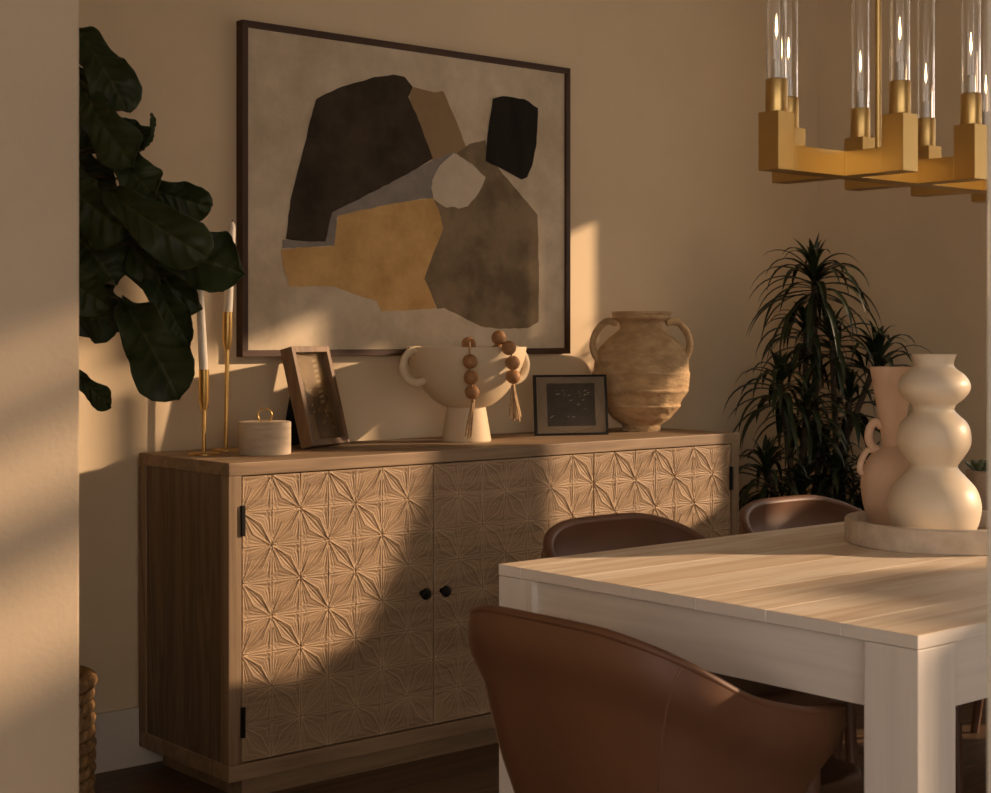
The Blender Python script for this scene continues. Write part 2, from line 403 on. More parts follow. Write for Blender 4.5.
for k, (a, b) in enumerate(doors):
    d = link('door', door_mesh(b-a, dz1-dz0, k+1), sb); d.location = (a, .001, dz0)
    hx = 0.0 if k == 0 else (b-a)
    for hz in ((.105, .63) if k != 1 else ()):
        obj('hinge', hinge_bm(), M['black_metal'], d, loc=(hx, -.002, hz))
    kx = (2.7205-SX-a) if k == 0 else ((2.7928-SX-a) if k == 1 else .036)
    obj('knob', knob_bm(), M['black_metal'], d, smooth=50, loc=(kx, -.001, .484-dz0))

# ------------------------------------------------------------------ painting
PF = 4.0225
TL = at_y(242.5, 19.2, PF); BR = at_y(570.6, 353.7, PF); BL = at_y(243, 357, PF)
px0, px1, pz0, pz1 = TL.x, BR.x, (BR.z+BL.z)/2, TL.z
pt = thing('painting', 'large abstract painting of dark and ochre shapes hanging above the sideboard', 'painting', ((px0+px1)/2, WALL_Y, pz0))
ox, oz = (px0+px1)/2, pz0
bm = bmesh.new()
fw, fd = .020, WALL_Y-PF
w2, hh = (px1-px0)/2, pz1-pz0
box(bm, -w2, w2, -fd, -.002, 0, fw, bevel=.0015, mi=1); box(bm, -w2, w2, -fd, -.002, hh-fw, hh, bevel=.0015, mi=1)
box(bm, -w2, -w2+fw, -fd, -.002, fw, hh-fw, bevel=.0015); box(bm, w2-fw, w2, -fd, -.002, fw, hh-fw, bevel=.0015)
obj('frame', bm, [M['walnut'], M['walnut_x']], pt)
names = ['canvas', 'p_olive', 'p_brown', 'p_grey', 'p_ochre', 'p_black', 'p_cream', 'p_jet']
shapes = [
 ('p_olive', [(505,328),(535,308),(568,300),(582,340),(600,365),(640,412),(680,460),(683,580),(682,690),(660,703),(600,705),(560,700),(480,660),(465,662),(452,630),(437,597),(455,540),(478,490),(466,450),(455,425),(485,445),(530,440),(568,380)]),
 ('p_brown', [(408,186),(440,193),(460,198),(478,195),(497,240),(512,275),(527,315),(505,330),(455,345),(405,210)]),
 ('p_grey', [(133,514),(225,516),(238,452),(330,408),(420,362),(455,343),(505,324),(470,360),(452,400),(458,430),(440,425),(350,442),(250,465),(245,527),(133,532)]),
 ('p_ochre', [(130,535),(200,529),(245,527),(252,462),(350,440),(455,424),(468,450),(478,490),(455,545),(437,597),(452,630),(463,660),(410,664),(345,668),(335,645),(280,628),(245,614),(205,613),(148,615),(142,590),(135,570)]),
 ('p_black', [(205,213),(250,190),(330,165),(370,160),(395,165),(412,186),(403,208),(430,270),(455,340),(420,362),(330,410),(240,455),(225,518),(180,517),(140,512),(150,430),(175,330),(195,250)]),
 ('p_cream', [(453,388),(470,355),(500,328),(540,352),(568,380),(552,415),(530,442),(510,447),(480,436),(458,415)]),
 ('p_jet', [(583,212),(605,206),(650,212),(680,232),(677,310),(668,355),(657,380),(645,385),(610,366),(568,345),(572,290)]),
]
bm = bmesh.new()
yc = -fd+.010
box(bm, -w2+fw, w2-fw, yc, -.006, fw, hh-fw)
for i, (nm, pl) in enumerate(shapes):
    pts = []
    for (cx, cy) in pl:
        p = at_y(220+cx/2.142, cy/2.143, PF+.010); pts.append((p.x-ox, p.z-oz))
    y = yc-.0004*(i+1)
    # hand-painted edge: small irregular steps between the corners
    out = []
    for a, b in zip(pts, pts[1:]+pts[:1]):
        n = max(1, int(math.hypot(b[0]-a[0], b[1]-a[1])/.02))
        for k in range(n):
            t = k/n; j = 0 if k == 0 else .0016
            out.append((a[0]+(b[0]-a[0])*t+random.uniform(-j, j), a[1]+(b[1]-a[1])*t+random.uniform(-j, j)))
    vv = [bm.verts.new((x, y, z)) for x, z in out]
    for tri in tessellate_polygon([[Vector((x, z, 0)) for x, z in out]]):
        f = bm.faces.new([vv[q] for q in tri]); f.material_index = names.index(nm); f.normal_update()
        if f.normal.y > 0: f.normal_flip()
cv = obj('canvas', bm, [M[n] for n in names], pt, recalc=False)

# ------------------------------------------------------------------ things on the sideboard
def candlestick(label, loc, cup0, cup1, tilt, cup_h):
    """brass stick: round foot, thin stem, tapered cup; returns the height of the cup floor"""
    t = thing('candlestick', label, 'candlestick', loc, 0, 'brass candlesticks on the sideboard')
    t.rotation_euler = tilt
    bm = bmesh.new(); lathe(bm, [(0, 0), (.043, 0), (.043, .003), (.040, .006), (.010, .008), (.0, .008)], 40); obj('foot', bm, M['brass'], t, 40)
    bm = bmesh.new(); lathe(bm, [(0, .008), (.0062, .008), (.0062, cup0), (0, cup0)], 20); obj('stem', bm, M['brass'], t, 40)
    bm = bmesh.new(); lathe(bm, [(0, cup0), (.0085, cup0), (.0142, cup0+.026), (.0142, cup1), (.0128, cup1), (.0128, cup1-.02), (0, cup1-.02)], 28); obj('cup', bm, M['brass'], t, 40)
    return t
S0 = Vector((2.194, 3.855, STOP)); T0 = Vector((2.319, 3.949, STOP))
candlestick('shorter of the two brass candlesticks holding a white taper', S0, .124, .236, (0, 0, 0), .1)
candlestick('taller brass candlestick holding a white taper beside the painting frame', T0, .290, .398, (0, .015, 0), .1)
def candle(label, loc, h, lean):
    t = thing('taper_candle', label, 'candle', loc, 0, 'white taper candles')
    t.rotation_euler = lean
    bm = bmesh.new(); lathe(bm, smooth_prof([(0, 0), (.0118, 0), (.0118, h*.5), (.0105, h*.9), (.008, h*.965), (.002, h)], 4), 20); obj('wax', bm, M['candle'], t, 50)
    bm = bmesh.new(); tube(bm, [(0, 0, h-.003), (0, 0, h+.006)], .0012, 6); obj('wick', bm, M['wick'], t)
candle('white taper candle in the shorter brass candlestick, half hidden by a leaf', S0+Vector((0, 0, .217)), .26, (.0, -.055, 0))
candle('white taper candle in the taller brass candlestick next to the painting', T0+Vector((.0057, 0, .379)), .280, (0, .055, 0))

cn = thing('canister', 'low round beige stone canister with a brass ring on its lid', 'canister', (2.337, 3.768, STOP))
bm = bmesh.new(); lathe(bm, [(0, 0), (.071, 0), (.0725, .003), (.0725, .071), (0, .071)], 56); obj('body', bm, M['stone'], cn, 40)
bm = bmesh.new(); lathe(bm, [(0, .0715), (.0722, .0715), (.0728, .074), (.0728, .088), (.0705, .0905), (0, .0905)], 56); ld = obj('lid', bm, M['stone'], cn, 40)
bm = bmesh.new()
tube(bm, [(.0195*math.cos(a)*CY, -.0195*math.cos(a)*SY, .1075+.0195*math.sin(a)) for a in [2*PI*i/32 for i in range(32)]], .0024, 8, closed=True)
lathe(bm, [(0, .0895), (.006, .0895), (.004, .0925), (0, .0925)], 14)
rg = obj('ring', bm, M['brass'], ld, 60)

# leaning wooden picture frame
WX, WYw, WA, WLn = 2.5118, 3.8522, .4022, .25226
wf = thing('picture_frame', 'deep brown wooden picture frame with a sepia village photo, leaning back on a black easel', 'picture frame', (WX, WYw, STOP), WA)
W, Hh_, T = .2016, .298, .0414
lean = Matrix.Rotation(-WLn, 4, 'X')
def leaned(bm, extra=None):
    bmesh.ops.transform(bm, matrix=lean, verts=bm.verts); return bm
# local frame: x along the frame, -y out of its face, z up; back-bottom edge on the sideboard
r_ = .018
bm = bmesh.new()
box(bm, 0, r_, -T, 0, 0, Hh_, bevel=.0015); box(bm, W-r_, W, -T, 0, 0, Hh_, bevel=.0015)
box(bm, r_, W-r_, -T, 0, 0, r_, bevel=.0015); box(bm, r_, W-r_, -T, 0, Hh_-r_, Hh_, bevel=.0015)
obj('moulding', leaned(bm), M['frame_wood'], wf)
bm = bmesh.new()
x0, x1, z0, z1 = r_, W-r_, r_, Hh_-r_
box(bm, x0, x1, -.012, -.006, z0, z1)
def pp(poly, mi, lift):
    f = bm.faces.new([bm.verts.new((x0+(x1-x0)*a, -.012-lift, z0+(z1-z0)*b)) for a, b in poly]); f.material_index = mi
pp([(0, 0), (1, 0), (1, .30), (.62, .36), (.3, .33), (0, .34)], 1, .0003)
pp([(0, .34), (.5, .34), (.8, .36), (1, .48), (.85, .55), (.5, .50), (.2, .62), (0, .60)], 1, .0004)
pp([(0, .03), (.42, .0), (.40, .30), (0, .31)], 0, .0006)
for k in range(9):                                              # pale ladder-like tower
    zz = .42+k*.06
    pp([(.70, zz), (.84, zz+.01), (.84, zz+.045), (.70, zz+.035)], 2, .0007)
for k in range(26):
    a = random.uniform(.15, .75); b = random.uniform(.30, .62); s = random.uniform(.015, .05)
    pp([(a, b), (a+s, b+.3*s), (a+s*.8, b+.8*s), (a+.1*s, b+.7*s)], random.choice([1, 2]), .0008+k*.00001)
for k in range(14):
    a = random.uniform(.5, .95); b = random.uniform(.08, .35); s = random.uniform(.02, .06)
    pp([(a, b), (a+s, b+.2*s), (a+s*.8, b+.9*s), (a+.1*s, b+.7*s)], 2 if k % 3 == 0 else 0, .0009+k*.00001)
obj('photo_print', leaned(bm), [M['sepia'], M['sepia_dark'], M['sepia_light']], wf)
bm = bx(x0, x1, -.030, -.028, z0, z1); obj('glass_pane', leaned(bm), M['glass'], wf)
bm = bmesh.new()                                                 # easel strut behind
v = [Vector((.03, .001, .19)), Vector((.17, .001, .19)), Vector((.17, .001, .06)), Vector((.03, .001, .06))]
v = [lean @ p for p in v]
ft = [Vector((.17, .085, .003)), Vector((.03, .085, .003))]
a, b_ = v[0], v[1]
vs = [bm.verts.new(p) for p in (a, b_, ft[0], ft[1])]; bm.faces.new(vs)
g = bmesh.ops.extrude_face_region(bm, geom=bm.faces[:]); bmesh.ops.translate(bm, vec=(0, .006, 0), verts=[x for x in g['geom'] if isinstance(x, bmesh.types.BMVert)])
obj('easel', bm, M['felt'], wf)

# footed bowl
BWL = Vector((3.100, 3.815, STOP))
bw = thing('footed_bowl', 'cream ceramic footed bowl with two ring handles, holding the wooden bead garland', 'bowl', BWL)
outer = [(.0755, 0), (.0770, .003), (.0775, .006), (.061, .104), (.0615, .108), (.078, .113), (.112, .138), (.148, .182), (.168, .220), (.182, .256), (.1885, .295)]
inner = [(.1845, .2955), (.176, .256), (.16, .218), (.139, .184), (.105, .145), (.06, .123), (0, .118)]
bm = bmesh.new(); lathe(bm, [(0, 0)]+outer[:5]+smooth_prof(outer[5:], 6)+smooth_prof(inner, 5), 72); obj('body', bm, M['cream_ceramic'], bw, 40)
for s in (-1, 1):
    bm = bmesh.new()
    cx, cz = .182, .236
    pts = []
    for i in range(25):
        a = -PI*.68 + i*(PI*1.36)/24
        pts.append((s*(cx+.048*math.cos(a)), 0, cz+.050*math.sin(a)))
    tube(bm, pts, .0088, 12, flatten=1.5)
    h = obj('handle', bm, M['cream_ceramic'], bw, 60)
    h.rotation_euler = (0, 0, math.radians(-6))
def bowlR(z):
    for (r0, z0_), (r1, z1_) in zip(outer[4:-1], outer[5:]):
        if z0_ <= z <= z1_: return r0+(r1-r0)*(z-z0_)/(z1_-z0_)
    return .1885
vd = Vector((BWL.x, BWL.y, 0)).normalized(); tocam = -vd; rt = Vector((vd.y, -vd.x, 0))
def onbowl(l, z, gap):
    R = bowlR(min(z, .3))+gap
    return rt*l + tocam*math.sqrt(max(R*R-l*l, .0001)) + Vector((0, 0, z))
gl = thing('bead_garland', 'wooden bead garland with jute tassels draped over the rim of the cream bowl', 'garland', BWL)
RB = .0222
m_ = .000505
def cp(x, y): return ((x-461)*m_, .295-(y-168)*m_)
strandA = [onbowl(cp(475, 0)[0], .300, -.034)+Vector((0, 0, .004))] + [onbowl(*cp(x, y), RB) for x, y in ((483, 252), (489, 347), (496, 438))]
strandB = [rt*cp(655, 0)[0]+tocam*math.sqrt(.187**2-.098**2)+Vector((0, 0, .324)), onbowl(cp(715, 0)[0], .293, RB+.004)] + [onbowl(*cp(x, y), RB) for x, y in ((740, 262), (745, 347))]
mid = [strandA[0]-tocam*.05+Vector((0, 0, -.03)), Vector((0, 0, .20))+rt*.03+tocam*.05, Vector((0, 0, .2))+rt*.07+tocam*.06, strandB[0]-tocam*.045+Vector((0, 0, -.04))]
for p in strandA+strandB+mid[:1]+mid[3:]:
    bm = bmesh.new(); ball(bm, (0, 0, 0), RB, 24, 16); obj('bead', bm, M['bead'], gl, 60, loc=p)
path = [strandA[3]-Vector((0, 0, .02)), strandA[2], strandA[1], onbowl(.01, .3, .006)+Vector((0, 0, .004)), strandA[0]]+mid+[strandB[0], strandB[1], strandB[2], strandB[3]-Vector((0, 0, .02))]
bm = bmesh.new(); tube(bm, spline([strandA[3], strandA[2], strandA[1], onbowl(.010, .305, .004), strandA[0]]+mid+strandB, 5), .0028, 8); obj('cord', bm, M['cord'], gl, 60)
def tassel(top, pts, drift):
    bm = bmesh.new()
    ball(bm, top-Vector((0, 0, .004)), .0065, 12, 8, scale=(1, 1, 1.0))
    for k in range(7):
        a = 2*PI*k/7; off = rt*math.cos(a)*.004+tocam*math.sin(a)*.004
        end = rt*(drift[k % len(drift)])+tocam*(.006*math.sin(a))
        ps = [top+off*.3, top+off+Vector((0, 0, -.03))+end*.2, top+off*1.3+Vector((0, 0, -.065))+end*.6, top+off*1.3+Vector((0, 0, -pts-.006*(k % 3)))+end]
        tube(bm, spline(ps, 4), .0032, 6)
    obj('tassel', bm, M['cord'], gl, 60)
tA = onbowl(cp(505, 0)[0], .300-(478-168)*m_, RB*.8)
tassel(Vector((strandA[3].x, strandA[3].y, 0))*1.0+rt*.003+Vector((0, 0, strandA[3].z-.024)), .105, [-.018, -.010, -.014, .0])
tassel(Vector((strandB[3].x, strandB[3].y, 0))+Vector((0, 0, strandB[3].z-.024)), .100, [.016, .004, .020, -.006])

# black glass photo frame
P0, P1 = Vector((3.431, 3.867, STOP)), Vector((3.669, 3.77, STOP))
ang = math.atan2(P1.y-P0.y, P1.x-P0.x); fwid = (P1-P0).length; fh = .2
pf = thing('photo_frame', 'small black metal frame with a dark photograph floating in it, between bowl and earthenware jar', 'picture frame', P0, ang)
ln2 = Matrix.Rotation(-.10, 4, 'X')
def lean2(bm): bmesh.ops.transform(bm, matrix=ln2, verts=bm.verts); return bm
bm = bmesh.new(); e = .007
box(bm, 0, e, -.014, 0, 0, fh); box(bm, fwid-e, fwid, -.014, 0, 0, fh); box(bm, e, fwid-e, -.014, 0, 0, e); box(bm, e, fwid-e, -.014, 0, fh-e, fh)
obj('moulding', lean2(bm), M['black_metal'], pf)
bm = bmesh.new(); box(bm, e, fwid-e, -.007, -.003, e, fh-e)
for (xa, za, xb, zb2) in ((.06, .5, .20, .85), (.06, .5, .20, .12), (.94, .5, .82, .85), (.94, .5, .82, .12), (.2, .85, .5, .97), (.82, .85, .5, .97), (.2, .12, .5, .03), (.82, .12, .5, .03)):
    A = Vector((fwid*xa, -.0073, fh*za)); B = Vector((fwid*xb, -.0073, fh*zb2)); dd = (B-A).normalized(); nn = Vector((dd.z, 0, -dd.x))*.0009
    bm.faces.new([bm.verts.new(p) for p in (A-nn, A+nn, B+nn, B-nn)]).material_index = 1
obj('mat_board', lean2(bm), [M['mat_board'], M['photo_line']], pf)
bm = bmesh.new(); qx0, qx1, qz0, qz1 = fwid*.175, fwid*.835, fh*.15, fh*.86
box(bm, qx0, qx1, -.0085, -.0073, qz0, qz1)
for k in range(34):
    a = random.uniform(.05, .85); b = random.choice([random.uniform(.68, .84), random.uniform(.15, .6)]); s = random.uniform(.02, .07)
    if b < .65 and k % 3: continue
    p = [(a, b), (a+s, b+.25*s), (a+s*1.1, b+.5*s), (a+.1*s, b+.45*s)]
    f = bm.faces.new([bm.verts.new((qx0+(qx1-qx0)*x, -.0087-k*.00001, qz0+(qz1-qz0)*z)) for x, z in p]); f.material_index = 1
obj('photo_print', lean2(bm), [M['photo_dark'], M['photo_light']], pf)
obj('glass_pane', lean2(bx(e, fwid-e, -.0125, -.0108, e, fh-e)), M['glass'], pf)
bm = bmesh.new()
q = [ln2 @ Vector((fwid*.42, .001, fh*.75)), ln2 @ Vector((fwid*.58, .001, fh*.75)), Vector((fwid*.62, .075, .002)), Vector((fwid*.38, .075, .002))]
bm.faces.new([bm.verts.new(p) for p in q]); g = bmesh.ops.extrude_face_region(bm, geom=bm.faces[:]); bmesh.ops.translate(bm, vec=(0, .004, 0), verts=[x for x in g['geom'] if isinstance(x, bmesh.types.BMVert)])
obj('easel', bm, M['felt'], pf)

# two-handled earthenware jar
am = thing('amphora', 'rough earthenware jar with two looped handles and ridged belly beside the black photo frame', 'jar', (3.9091, 3.8455, STOP))
k_ = .001097
pr = [(60, 765), (61, 748), (70, 740), (90, 725), (104, 708), (120, 691), (124, 685), (122, 679), (138, 650), (146, 640), (147, 634), (145, 628), (151, 600), (154, 588), (155, 582), (151, 574), (150, 555), (143, 525), (128, 497), (104, 472), (80, 455), (70, 445), (68, 432), (74, 420), (88, 412), (93, 404), (90, 399), (94, 395), (94, 388)]
prof = [(r*k_, (765-y)*k_) for r, y in pr]
bm = bmesh.new(); lathe(bm, [(0, 0)]+smooth_prof(prof, 4)+[(.085, .414), (.070, .395), (.062, .37), (.10, .33), (0, .30)], 96)
rng = random.Random(5)
from mathutils import noise
for w in bm.verts:
    if w.co.xy.length > .04:
        n = noise.noise(w.co*22)*.0035+noise.noise(w.co*70)*.0016
        w.co.x *= 1+n/.14; w.co.y *= 1+n/.14
obj('body', bm, M['earth'], am, 60)
for s, dy in ((-1, 0), (1, 0)):
    bm = bmesh.new()
    ps = [(s*.088, 0, .375), (s*.125, 0, .378), (s*.156, 0, .350), (s*.172, 0, .312), (s*.168, 0, .275), (s*.152, 0, .245), (s*.135, 0, .235)]
    tube(bm, spline(ps, 6), lambda t: .0145+.004*abs(t-.45), 12, flatten=.8)
    for w in bm.verts:
        n = noise.noise(w.co*50)*.003; w.co += Vector((n, n, n))
    h = obj('handle', bm, M['earth'], am, 60); h.rotation_euler = (0, 0, -YAW+math.radians(8))

# ------------------------------------------------------------------ fiddle-leaf fig and its basket
BK = Vector((1.664, 3.80, 0))
bk = thing('woven_basket', 'round plaited basket on the floor beside the sideboard, holding the fiddle-leaf fig', 'basket', BK)
bm = bmesh.new()
NR = 10
for k in range(NR):
    z = .018+k*.032; R = .140+.006*math.sin(k/NR*PI)
    for ph in (0, PI):
        pts = []
        for i in range(176):
            a = 2*PI*i/176; w_ = a*16+ph+(k % 2)*PI/2
            pts.append(((R+.0085*math.cos(w_))*math.cos(a), (R+.0085*math.cos(w_))*math.sin(a), z+.0095*math.sin(w_)))
        tube(bm, pts, .0105, 7, closed=True)
obj('weave', bm, M['basket'], bk, 60)
bm = bmesh.new()
for ph in (0, 2*PI/3, 4*PI/3):
    pts = []
    for i in range(200):
        a = 2*PI*i/200; w_ = a*16+ph
        pts.append(((.147+.010*math.cos(w_))*math.cos(a), (.147+.010*math.cos(w_))*math.sin(a), .338+.010*math.sin(w_)))
    tube(bm, pts, .011, 7, closed=True)
obj('rim', bm, M['basket'], bk, 60)
bm = bmesh.new(); lathe(bm, [(0, 0), (.132, 0), (.132, .012), (0, .012)], 32); obj('base', bm, M['basket'], bk)

fg = thing('fiddle_leaf_fig', 'tall fiddle-leaf fig with broad dark green leaves growing out of the plaited basket', 'plant', BK+Vector((0, 0, .012)))
F0 = BK+Vector((0, 0, .012))
bm = bmesh.new(); lathe(bm, [(0, 0), (.10, 0), (.112, .24), (.117, .245), (.117, .255), (.108, .255), (.106, .235), (0, .235)], 32); np_ = obj('pot', bm, M['pot_dark'], fg, 40)
bm = bmesh.new(); lathe(bm, [(0, .238), (.105, .238), (.09, .244), (0, .248)], 24); obj('soil', bm, M['soil'], np_)
tops = [(66, 20, 4.0), (70, 105, 3.95), (62, 190, 3.98), (55, 300, 4.0)]
bm = bmesh.new()
tr = [Vector((0, 0, .23)), at(50, 560, 4.03)-F0, at(52, 420, 4.02)-F0, at(58, 280, 4.0)-F0, at(62, 140, 4.0)-F0, at(66, 20, 4.0)-F0, at(68, -60, 4.0)-F0]
tube(bm, spline(tr, 6), lambda t: .016-.010*t, 10)
LEAVES = [  # base px, tip px, depths, width (m), roll (deg), bend (m)
 ((74, 26), (127, 108), 4.00, 3.92, .128, -12, .030),
 ((82, 84), (130, 165), 3.96, 3.84, .125, 18, .028),
 ((112, 118), (146, 146), 4.02, 4.02, .085, 20, -.01),
 ((142, 150), (157, 115), 4.00, 4.00, .022, 50, .012),
 ((112, 152), (154, 196), 3.93, 3.86, .110, -10, .02),
 ((140, 184), (208, 208), 4.05, 4.02, .105, 10, .025),
 ((106, 188), (204, 257), 3.85, 3.76, .140, 10, .045),
 ((150, 246), (242, 273), 3.95, 3.86, .165, -8, .03),
 ((118, 228), (198, 310), 4.02, 3.95, .125, 30, .03),
 ((150, 266), (187, 345), 4.00, 3.92, .098, 14, .02),
 ((122, 300), (178, 396), 3.94, 3.80, .160, -8, .035),
 ((62, 318), (114, 318), 3.98, 3.92, .125, 10, .02),
 ((58, 270), (102, 304), 3.82, 3.74, .11, 15, .02),
 ((60, 364), (108, 408), 3.90, 3.88, .060, 15, -.02),
 ((62, 176), (128, 236), 3.92, 3.88, .165, 18, .03),
 ((66, 228), (116, 282), 4.02, 3.97, .17, -15, .03),
 ((92, 252), (196, 282), 4.06, 4.04, .15, -20, .02),
 ((70, 146), (104, 200), 4.06, 4.04, .14, 15, .02),
 ((96, 274), (120, 330), 4.08, 4.04, .12, 25, .02),
 ((72, 60), (104, 150), 4.06, 4.02, .13, -10, .02),
 ((50, 120), (20, 180), 3.98, 3.9, .15, 15, .03),
 ((48, 230), (10, 300), 3.98, 3.9, .15, 15, .03),
 ((50, 340), (15, 400), 4.0, 3.95, .15, 15, .03),
]
prof_w = [(0, .03), (.06, .10), (.15, .20), (.27, .31), (.40, .35), (.52, .37), (.64, .44), (.76, .50), (.86, .47), (.93, .36), (.98, .19), (1, .04)]
def pw(s):
    for (a, b), (c, d) in zip(prof_w, prof_w[1:]):
        if s <= c: 
            t = (s-a)/(c-a); t = t*t*(3-2*t)*.4+t*.6
            return b+(d-b)*t
    return .04
def fig_leaf(bm, B, T, width, roll, bend, seed):
    vl = bm.verts.layers.float.get('vein') or bm.verts.layers.float.new('vein')
    ax = T-B; L = ax.length; ax.normalize()
    tocam_ = (Vector((0, 0, CAMH))-B).normalized()
    sd = ax.cross(tocam_).normalized(); sd = Quaternion(ax, math.radians(roll)) @ sd
    nm = sd.cross(ax).normalized()
    if nm.dot(tocam_) < 0: nm = -nm
    ns, ntt = 44, 26; grid = []
    r1 = random.Random(seed); p1 = r1.uniform(0, 6); p2 = r1.uniform(0, 6)
    for i in range(ns+1):
        s = i/ns; row = []
        c = B+ax*(L*s)+nm*(bend*4*s*(1-s))-nm*(.02*s*s)
        hw = pw(s)*width*1.0
        for j in range(ntt+1):
            t = j/ntt*2-1
            ed = 1+.06*math.sin(s*17+p1+(2 if t > 0 else 0))
            vein = math.cos((s*7-abs(t)*1.3)*2*PI)
            z = .20*width*abs(t)**1.4*(.6+.4*math.sin(p2)) + .0030*vein*(1-abs(t)*.5) - .004*math.exp(-(t/.12)**2)
            z += .022*width/.15*math.sin(s*13+p1+(1.5 if t > 0 else 0))*abs(t)**2
            vt = bm.verts.new(c+sd*(hw*t*ed)+nm*z); row.append(vt)
            vt[vl] = min(1, math.exp(-(t/.05)**2)*(1-.5*s)+.75*max(0, vein)**14*(1-abs(t)))
        grid.append(row)
    for i in range(ns):
        for j in range(ntt): bm.faces.new((grid[i][j], grid[i][j+1], grid[i+1][j+1], grid[i+1][j]))
bl = bmesh.new()
for i, (b0, t0, d0, d1, w_, rl, bd) in enumerate(LEAVES):
    B = at(*b0, d0)-F0; T = at(*t0, d1)-F0
    # helper works in place coordinates: shift back by the plant's base
    fig_leaf(bl, B+F0, T+F0, w_, rl, bd, i)
    # petiole from the trunk
    near = min(spline(tr, 6), key=lambda p: (p-B).length+abs(p.z-(B.z-.02))*1.0)
    tube(bm, spline([near, (near+B)*.5+Vector((0, 0, .02)), B], 4), .0035, 6)
obj('trunk', bm, M['bark'], fg, 60)
bmesh.ops.translate(bl, vec=-F0, verts=bl.verts)
fo = obj('foliage', bl, M['leaf'], fg, 180)
sm = fo.modifiers.new('thickness', 'SOLIDIFY'); sm.thickness = .0012; sm.offset = 0

# ------------------------------------------------------------------ dracaena behind the table
D0 = at(812, 560, 5.85); D0.z = 0
dr = thing('dracaena', 'bushy dark dracaena with narrow arching leaves in the corner behind the dining table', 'plant', D0)
bm = bmesh.new(); lathe(bm, [(0, 0), (.15, 0), (.19, .34), (.195, .345), (.195, .36), (.178, .36), (.175, .32), (0, .32)], 40); dpot = obj('planter', bm, M['pot_dark'], dr, 40)
bm = bmesh.new(); lathe(bm, [(0, .322), (.174, .322), (.1, .335), (0, .34)], 24); obj('soil', bm, M['soil'], dpot)
HEADS = [  # px of head, depth, leaves, length, upward tuft
 ((814, 268), 5.85, 46, .37, .9), ((806, 322), 5.9, 28, .30, .4), ((832, 330), 5.8, 26, .30, .5), ((878, 352), 5.80, 28, .30, 1.1),
 ((780, 374), 5.80, 36, .32, .6), ((850, 392), 5.9, 26, .30, .4), ((808, 398), 5.75, 30, .30, .4), ((766, 462), 5.70, 38, .29, .9),
 ((800, 484), 5.8, 34, .28, .4), ((838, 470), 5.75, 36, .30, .7), ((872, 466), 5.8, 26, .28, .6), ((822, 446), 5.9, 28, .28, .3)]
def strap(bm, base, az, el, L, wd, drp, tw):
    d = Vector((math.cos(az)*math.cos(el), math.sin(az)*math.cos(el), math.sin(el)))
    p = base.copy(); n = 9; prev = None
    for i in range(n+1):
        t = i/n
        side = d.cross(Vector((0, 0, 1)))
        if side.length < .05: side = Vector((-math.sin(az), math.cos(az), 0))
        side.normalize()
        w_ = wd*(.55+1.2*t if t < .35 else 1.0*(1-((t-.35)/.65)**1.7)+.0)
        w_ = max(w_, .0006)
        nrm = side.cross(d).normalized()
        a = bm.verts.new(p-side*w_/2+nrm*w_*.18); m2 = bm.verts.new(p); b = bm.verts.new(p+side*w_/2+nrm*w_*.18)
        if prev:
            bm.faces.new((prev[0], prev[1], m2, a)); bm.faces.new((prev[1], prev[2], b, m2))
        prev = (a, m2, b)
        p = p+d*(L/n)
        d = (d+Vector((0, 0, -drp/n*(.4+1.6*t)))).normalized()
    return
cn_ = bmesh.new()
for i, (hp, dep, nl, L, tuft) in enumerate(HEADS):
    hpt = at(*hp, dep)
    bm = bmesh.new()
    rr = random.Random(100+i)
    nl = int(nl*1.25); L *= .88
    for k in range(nl):
        f = k/nl
        az = k*2.39996+rr.uniform(-.3, .3)
        el = math.radians((80-100*f**.8 if tuft < 1 else 85-60*f)+rr.uniform(-10, 10))
        Lk = L*min(1.0, .34+1.6*f)*rr.uniform(.8, 1.1)
        strap(bm, hpt-Vector((0, 0, .12*f))-D0, az, el, Lk, .026*rr.uniform(.8, 1.25), rr.uniform(1.7, 3.3)*(1.0 if f > .12 else .4), 0)
    for w in bm.verts:                                            # leaves bend along the walls instead of through them
        wx, wy = w.co.x+D0.x, w.co.y+D0.y
        if wx > WALL_X-.03: w.co.x = WALL_X-.03-D0.x-(wx-WALL_X+.03)*.15
        if wy > WALL_Y-.03: w.co.y = WALL_Y-.03-D0.y-(wy-WALL_Y+.03)*.15
    obj('leaf_head', bm, M['leaf2'], dr, 180)
    base = Vector((.09*math.cos(i*2.4), .09*math.sin(i*2.4), .33)); end = hpt-D0-Vector((0, 0, .02))
    tube(cn_, spline([base, base*.6+end*.4+Vector((rr.uniform(-.03, .03), rr.uniform(-.03, .03), 0)), end], 6), .011, 8)
obj('canes', cn_, M['bark'], dr, 60)

# ------------------------------------------------------------------ dining table
TX, TY0, TW, TZ, TLN = 2.027, 1.408, .985, .76, 2.55
tb = thing('dining_table', 'long white-washed plank dining table with square legs', 'table', (TX, TY0, 0))
bm = bmesh.new(); TT = .0215
ys = [0, .144, .298, .454, .608, .762, .917, TW]
for a, b in zip(ys, ys[1:]):
    box(bm, 0, TLN, a+.0004, b-.0004, TZ-TT, TZ, bevel=.0009, seg=1)
bm.normal_update()
for f in bm.faces:
    if f.normal.z < .5: f.material_index = 1 if abs(f.normal.x) > .5 else 2
obj('tabletop', bm, [M['table_top'], M['table_side'], M['table_end']], tb)
LW, AH, rec = .10, .1045, .0135
zA = TZ-TT-.0012
for lx in (0.0005, TLN-LW-.0005):
    for ly in (.0005, TW-LW-.0005):
        obj('leg', bx(lx, lx+LW, ly, ly+LW, 0, zA, bevel=.002), M['table_leg'], tb)
for x0 in (rec, TLN-rec-.022): obj('apron', bx(x0, x0+.022, LW, TW-LW, zA-AH, zA, bevel=.001), M['table_side'], tb)
